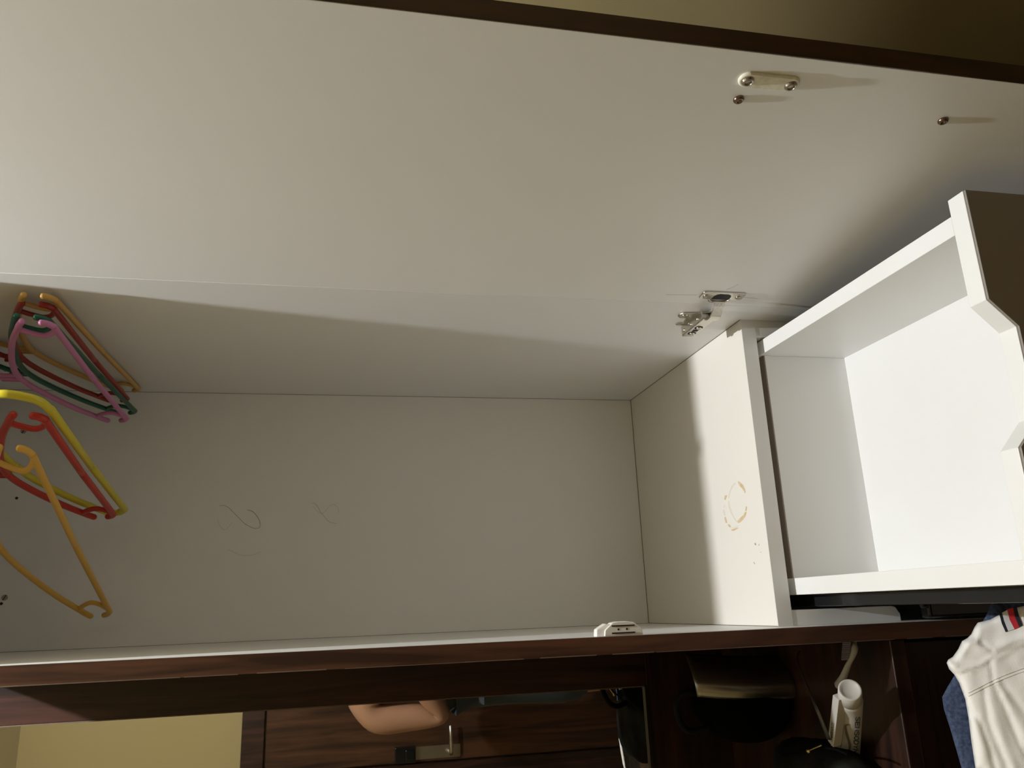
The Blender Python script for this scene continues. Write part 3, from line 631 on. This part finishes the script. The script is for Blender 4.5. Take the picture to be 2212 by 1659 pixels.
FA, FW = 0.36, 1.4
def segdist(p, pl):
    best = 1e9
    for (x0, y0), (x1, y1) in zip(pl, pl[1:]):
        dx, dy = x1 - x0, y1 - y0; t = max(0, min(1, ((p[0] - x0) * dx + (p[1] - y0) * dy) / (dx * dx + dy * dy))); best = min(best, math.hypot(p[0] - x0 - t * dx, p[1] - y0 - t * dy))
    return best
def fheight(v_, e_, base, folds):
    h = base * (1 - math.exp(-e_ / 6))
    for pl, amp, wd_ in folds: h += FA * amp * math.exp(-(segdist(v_, pl) / (FW * wd_)) ** 2)
    return h + 0.0012 * noise.noise(Vector((v_[0] * 0.03, v_[1] * 0.03, 0)))
def cloth(outline, step, base, folds, lift=0.0):
    """cloth sheet: an outline refined with inner points, laid over the draping plane and folded"""
    ol = []
    for (x0, y0), (x1, y1) in zip(outline, outline[1:] + outline[:1]):
        n = max(1, int(math.hypot(x1 - x0, y1 - y0) / step)); ol += [(x0 + (x1 - x0) * i / n, y0 + (y1 - y0) * i / n) for i in range(n)]
    xs = [p[0] for p in ol]; ys = [p[1] for p in ol]
    pts = [Vector(p) for p in ol]; no = len(pts)
    y = min(ys)
    while y < max(ys):
        x = min(xs)
        while x < max(xs):
            if segdist((x, y), outline + outline[:1]) > step * 0.5: pts.append(Vector((x + random.uniform(-.1, .1), y + random.uniform(-.1, .1))))
            x += step
        y += step
    vs, ed, fs, *_ = delaunay_2d_cdt(pts, [], [list(range(no))], 1, 1e-4)
    bm = MB(); bv = []
    for v_ in vs:
        h = fheight(v_, segdist(v_, outline + outline[:1]), base, folds)
        bv.append(bm.verts.new(onplane(v_[0], v_[1], P0 + PN * (h + lift), PN)))
    for f_ in fs: bm.faces.new([bv[i] for i in f_])
    return bm
SHIRT = mat('white_cotton', (0.90, 0.88, 0.845), 0.85, sheen=0.2, bump=0.15, bscale=700)
DENIM = mat('blue_denim', (0.020, 0.034, 0.080), 0.85, vary=0.8, vscale=260, vcol=(0.075, 0.105, 0.18), bump=0.3, bscale=500)
folds = [([(2046, 1432), (2075, 1447), (2110, 1441), (2150, 1420), (2230, 1384)], 0.006, 5), ([(2090, 1386), (2120, 1400), (2150, 1402), (2230, 1368)], 0.010, 7),
         ([(2078, 1412), (2092, 1392)], 0.004, 5), ([(2096, 1346), (2116, 1366), (2110, 1385)], 0.003, 4), ([(2120, 1388), (2146, 1408)], -0.004, 3), ([(2108, 1345), (2150, 1330), (2230, 1300)], 0.006, 10),
         ([(2070, 1459), (2130, 1436), (2160, 1412), (2230, 1392)], -0.004, 3.5), ([(2140, 1430), (2146, 1474), (2172, 1530), (2200, 1600), (2240, 1680)], -0.004, 4), ([(2154, 1476), (2185, 1530), (2222, 1600)], 0.004, 7),
         ([(2126, 1490), (2136, 1560), (2160, 1620), (2195, 1700)], -0.0045, 5), ([(2140, 1510), (2160, 1580), (2200, 1680)], 0.005, 9), ([(2092, 1528), (2120, 1565), (2140, 1620), (2160, 1700)], -0.004, 4), ([(2104, 1560), (2122, 1610), (2140, 1690)], 0.005, 8),
         ([(2055, 1437), (2066, 1452), (2100, 1452)], 0.004, 3), ([(2168, 1480), (2230, 1560)], -0.003, 5)]
so = [(2330, 1262), (2262, 1290), (2212, 1309), (2185, 1315), (2160, 1327), (2140, 1338), (2112, 1345), (2105, 1355), (2098, 1370), (2090, 1378), (2078, 1385), (2070, 1402), (2058, 1419), (2048, 1425), (2045, 1432), (2050, 1445), (2062, 1458), (2072, 1475), (2085, 1510), (2092, 1550), (2098, 1600), (2107, 1659)] + [pxof(cp(x_, (z_ + 0.17) / 0.85, 0)) for x_, z_ in ((-0.205, -0.19), (-0.258, -0.172), (-0.272, -0.139), (-0.30, -0.132), (-0.36, -0.140), (-0.43, -0.160), (-0.44, -0.30))] + [(2420, 1930), (2420, 1262)]
shirt = build('white_shirt', cloth(so, 5.0, 0.012, folds), SHIRT, None, smooth=True, label='white cotton polo shirt with striped collar draped over the jeans', cat='shirt')
md = shirt.modifiers.new('s', 'SOLIDIFY'); md.thickness = 0.0022; md.offset = -1
def z5(pts): return [(2000 + x / 4.264, 1270 + y / 4.264) for x, y in pts]
stripes = (('navy', [(675, 238), (702, 228), (720, 300), (758, 398), (735, 408), (700, 330)], (0.012, 0.014, 0.022)), ('white', [(702, 228), (750, 203), (770, 290), (818, 380), (758, 398), (720, 300)], (0.66, 0.67, 0.70)),
           ('red', [(750, 198), (802, 182), (822, 270), (860, 362), (818, 382), (770, 290)], (0.52, 0.02, 0.035)), ('navy', [(802, 182), (836, 168), (856, 250), (892, 345), (860, 362), (822, 270)], (0.012, 0.014, 0.022)))
for cn, pg, c_ in stripes:
    o = build('collar_stripe', cloth(z5(pg), 3.0, 0.0, folds, 0.0128), mat(cn + '_stripe', c_, 0.8), shirt, smooth=True, label=cn + ' collar stripe')
b = MB()
for off in (0, 7):
    for i in range(46):
        t = i / 46; t2 = t + 0.5 / 46
        u0, v0 = 2092 + 150 * t, 1497 + off - 62 * t - 6 * math.sin(t * 3); u1, v1 = 2092 + 150 * t2, 1497 + off - 62 * t2 - 6 * math.sin(t2 * 3)
        h = fheight((u0, v0), segdist((u0, v0), so), 0.012, folds) + 0.0004; h1 = fheight((u1, v1), segdist((u1, v1), so), 0.012, folds) + 0.0004
        tube(b, [onplane(u0, v0, P0 + PN * h, PN), onplane(u1, v1, P0 + PN * h1, PN)], 0.00035, 5)
build('hem_stitching', b, mat('grey_thread', (0.64, 0.62, 0.58), 0.8), shirt)
jo = [(2330, 1268), (2212, 1290), (2175, 1297), (2160, 1301), (2150, 1293), (2142, 1302), (2130, 1330), (2105, 1372), (2075, 1425), (2060, 1462), (2046, 1485), (2035, 1506), (2039, 1532), (2052, 1572), (2066, 1620), (2077, 1659), (2098, 1750), (2300, 1750), (2330, 1500)]
jeans = build('jeans', cloth(jo, 9, 0.0035, [([(2040, 1520), (2090, 1740)], 0.002, 9)], -0.006), DENIM, None, smooth=True, label='dark blue denim jeans hanging under the white shirt', cat='jeans')
md = jeans.modifiers.new('s', 'SOLIDIFY'); md.thickness = 0.003; md.offset = -1
pk_ = build('belt_loop', cloth(z5([(612, 150), (650, 100), (715, 160), (735, 210), (690, 235)]), 4, 0.004, []), mat('navy_patch', (0.008, 0.012, 0.03), 0.8), jeans, smooth=True, label='dark navy corner of the waistband')
for v_ in pk_.data.vertices: v_.co += PN * 0.004

# ------------------------------------------------------------------ person holding the phone, seen in the mirror
SKIN = mat('skin', (0.34, 0.18, 0.105), 0.5, vary=0.15, vscale=12)
BLK = mat('black_vest', (0.012, 0.012, 0.013), 0.85, bump=0.2, bscale=200); SHO = mat('blue_grey_shorts', (0.035, 0.045, 0.055), 0.85, bump=0.2, bscale=200)
PX, PY = -0.115, -1.735
def skin_mesh(name, verts, edges, rad, m, parent, root=0, lev=2, **k):
    me = bpy.data.meshes.new(name); loc = parent.location if parent else Vector((0, 0, 0))
    me.from_pydata([Vector(v) - loc for v in verts], edges, []); me.materials.append(m)
    o = bpy.data.objects.new(name, me); COL.objects.link(o)
    if parent: o.parent = parent
    md = o.modifiers.new('skin', 'SKIN'); md.use_smooth_shade = True
    for i, r in enumerate(rad):
        d = me.skin_vertices[0].data[i]; d.radius = r if isinstance(r, tuple) else (r, r); d.use_root = (i == root)
    s = o.modifiers.new('sub', 'SUBSURF'); s.levels = lev; s.render_levels = lev
    tag(o, **k); return o
per = thing('person', (PX, PY, FZ), 'person in black sleeveless top and dark shorts holding up a phone, seen in the mirror', 'person')
V = [(PX, PY, -0.10)]; Rr = [(0.15, 0.105)]; E_ = []
def add(p, r, par):
    V.append(p); Rr.append(r); E_.append((par, len(V) - 1)); return len(V) - 1
w1 = add((PX, PY, 0.06), (0.135, 0.095), 0); c1_ = add((PX, PY, 0.26), (0.155, 0.11), w1); c2_ = add((PX, PY, 0.42), (0.15, 0.10), c1_); nk = add((PX, PY + 0.01, 0.54), 0.060, c2_)
n2_ = add((PX, PY + 0.02, 0.62), 0.056, nk); h1 = add((PX, PY + 0.035, 0.69), (0.066, 0.078), n2_); h2 = add((PX, PY + 0.03, 0.76), (0.078, 0.094), h1); h3 = add((PX, PY + 0.02, 0.83), (0.062, 0.078), h2)
def arm(sg, elbow, wrist, palm, fdirs, thumb):
    s_ = add((PX + sg * 0.165, PY, 0.485), 0.062, c2_); s2_ = add((PX + sg * 0.226, PY + 0.005, 0.440), 0.064, s_)
    u_ = add(tuple(Vector((PX + sg * 0.222, PY + 0.005, 0.455)).lerp(Vector(elbow), 0.5)), 0.052, s2_); e_ = add(elbow, 0.044, u_)
    f_ = add(tuple(Vector(elbow).lerp(Vector(wrist), 0.35)), 0.043, e_); w_ = add(wrist, 0.027, f_); p_ = add(palm, (0.020, 0.036), w_)
    wv, pv = Vector(wrist), Vector(palm); al_ = (pv - wv).normalized()
    for (o1, o2, L) in fdirs:
        a = pv + Vector(o1); b_ = a + Vector(o2) * (0.5 * L); c_ = b_ + (Vector(o2) + Vector((-sg * 0.7, 0.25, 0))).normalized() * (0.3 * L); d_ = c_ + (Vector(o2) + Vector((-sg * 1.6, -0.3, 0))).normalized() * (0.24 * L)
        i0 = add(tuple(a), 0.0098, p_); i1 = add(tuple(b_), 0.0092, i0); i2 = add(tuple(c_), 0.0085, i1); add(tuple(d_), 0.0075, i2)
    t0 = add(tuple(wv.lerp(pv, 0.6) + Vector(thumb[0])), 0.0115, p_); t1 = add(tuple(V[t0][i] + thumb[1][i] * 0.03 for i in range(3)), 0.0105, t0); add(tuple(V[t1][i] + thumb[2][i] * 0.026 for i in range(3)), 0.009, t1)
PCX = CAM - RX * -0.070 + RF * -0.012
for sg, el, wr_ in ((-1, (-0.335, -1.690, 0.185), (-0.075, -1.575, 0.405)), (1, (0.205, -1.665, 0.185), (0.110, -1.575, 0.405))):
    pm = (0.037 + sg * 0.048 - 0.0, -1.545, 0.470)
    fd = [((0, 0.012, 0.030 - 0.018 * i), (-sg * 0.35, 0.85, 0.3 - 0.06 * i), L) for i, L in enumerate((0.070, 0.076, 0.071, 0.058))]
    arm(sg, el, wr_, pm, fd, ((0, -0.012, 0.012), (-sg * 0.4, -0.2, 0.88), (-sg * 0.7, 0.0, 0.7)))
for sg in (-1, 1):
    hp_ = add((PX + sg * 0.095, PY, -0.18), 0.095, 0); th_ = add((PX + sg * 0.105, PY + 0.005, -0.38), 0.078, hp_); kn = add((PX + sg * 0.110, PY + 0.01, -0.58), 0.056, th_)
    cf = add((PX + sg * 0.112, PY - 0.01, -0.74), 0.056, kn); an = add((PX + sg * 0.115, PY, -0.965), 0.034, cf); he = add((PX + sg * 0.117, PY + 0.02, -1.012), (0.036, 0.032), an)
    ft = add((PX + sg * 0.128, PY + 0.11, -1.022), (0.042, 0.024), he); add((PX + sg * 0.134, PY + 0.185, -1.030), (0.036, 0.015), ft)
body = skin_mesh('body', V, E_, Rr, SKIN, per)
skin_mesh('vest', [(PX, PY, 0.04), (PX, PY, 0.15), (PX, PY, 0.26), (PX, PY, 0.40), (PX, PY, 0.49)], [(0, 1), (1, 2), (2, 3), (3, 4)], [(0.205, 0.135), (0.195, 0.13), (0.185, 0.13), (0.170, 0.118), (0.105, 0.082)], BLK, per, label='black sleeveless top')
sv = [(PX, PY, -0.02), (PX, PY, -0.12), (PX - 0.11, PY, -0.20), (PX - 0.118, PY, -0.42), (PX + 0.11, PY, -0.20), (PX + 0.118, PY, -0.42), (PX, PY, 0.05)]
skin_mesh('shorts', sv, [(0, 1), (1, 2), (2, 3), (1, 4), (4, 5), (0, 6)], [(0.215, 0.135), (0.215, 0.14), (0.135, 0.13), (0.115, 0.112), (0.135, 0.13), (0.115, 0.112), (0.185, 0.125)], SHO, per, label='dark blue grey shorts')
hx, hy, hz = PX, PY + 0.03, 0.76
b = MB(); blob(b, (hx, hy - 0.012, hz + 0.035), (0.088, 0.100, 0.088), 24, 14)
for v_ in list(b.verts):
    if v_.co.y > hy + 0.045 and v_.co.z < hz + 0.055: v_.co.y = hy + 0.045
    if v_.co.z < hz - 0.01 and v_.co.y > hy - 0.01: v_.co.y = hy - 0.01
build('hair', b, mat('black_hair', (0.01, 0.008, 0.007), 0.6), per, smooth=True)
for sg in (-1, 1):
    b = MB(); blob(b, (hx + sg * 0.031, hy + 0.082, hz), (0.014, 0.009, 0.009), 14, 8); build('eye', b, PLASTW, per, smooth=True)
    b = MB(); blob(b, (hx + sg * 0.080, hy, hz - 0.01), (0.010, 0.020, 0.032), 14, 10); build('ear', b, SKIN, per, smooth=True)
b = MB(); blob(b, (hx, hy + 0.100, hz - 0.030), (0.014, 0.020, 0.026), 14, 10); build('nose', b, SKIN, per, smooth=True)
b = MB(); blob(b, (hx, hy + 0.083, hz - 0.066), (0.025, 0.010, 0.008), 14, 8); build('mouth', b, mat('lips', (0.36, 0.13, 0.11), 0.5), per, smooth=True)
# phone behind the picture's viewpoint
MPH = Matrix(((RX.x, RD.x, RF.x, CAM.x), (RX.y, RD.y, RF.y, CAM.y), (RX.z, RD.z, RF.z, CAM.z), (0, 0, 0, 1)))
phn = box('phone', -0.018, 0.128, -0.053, 0.018, -0.018, -0.009, GLOSS, None, bevel=0.0035, M=MPH, label='black phone held up by the person', cat='phone')
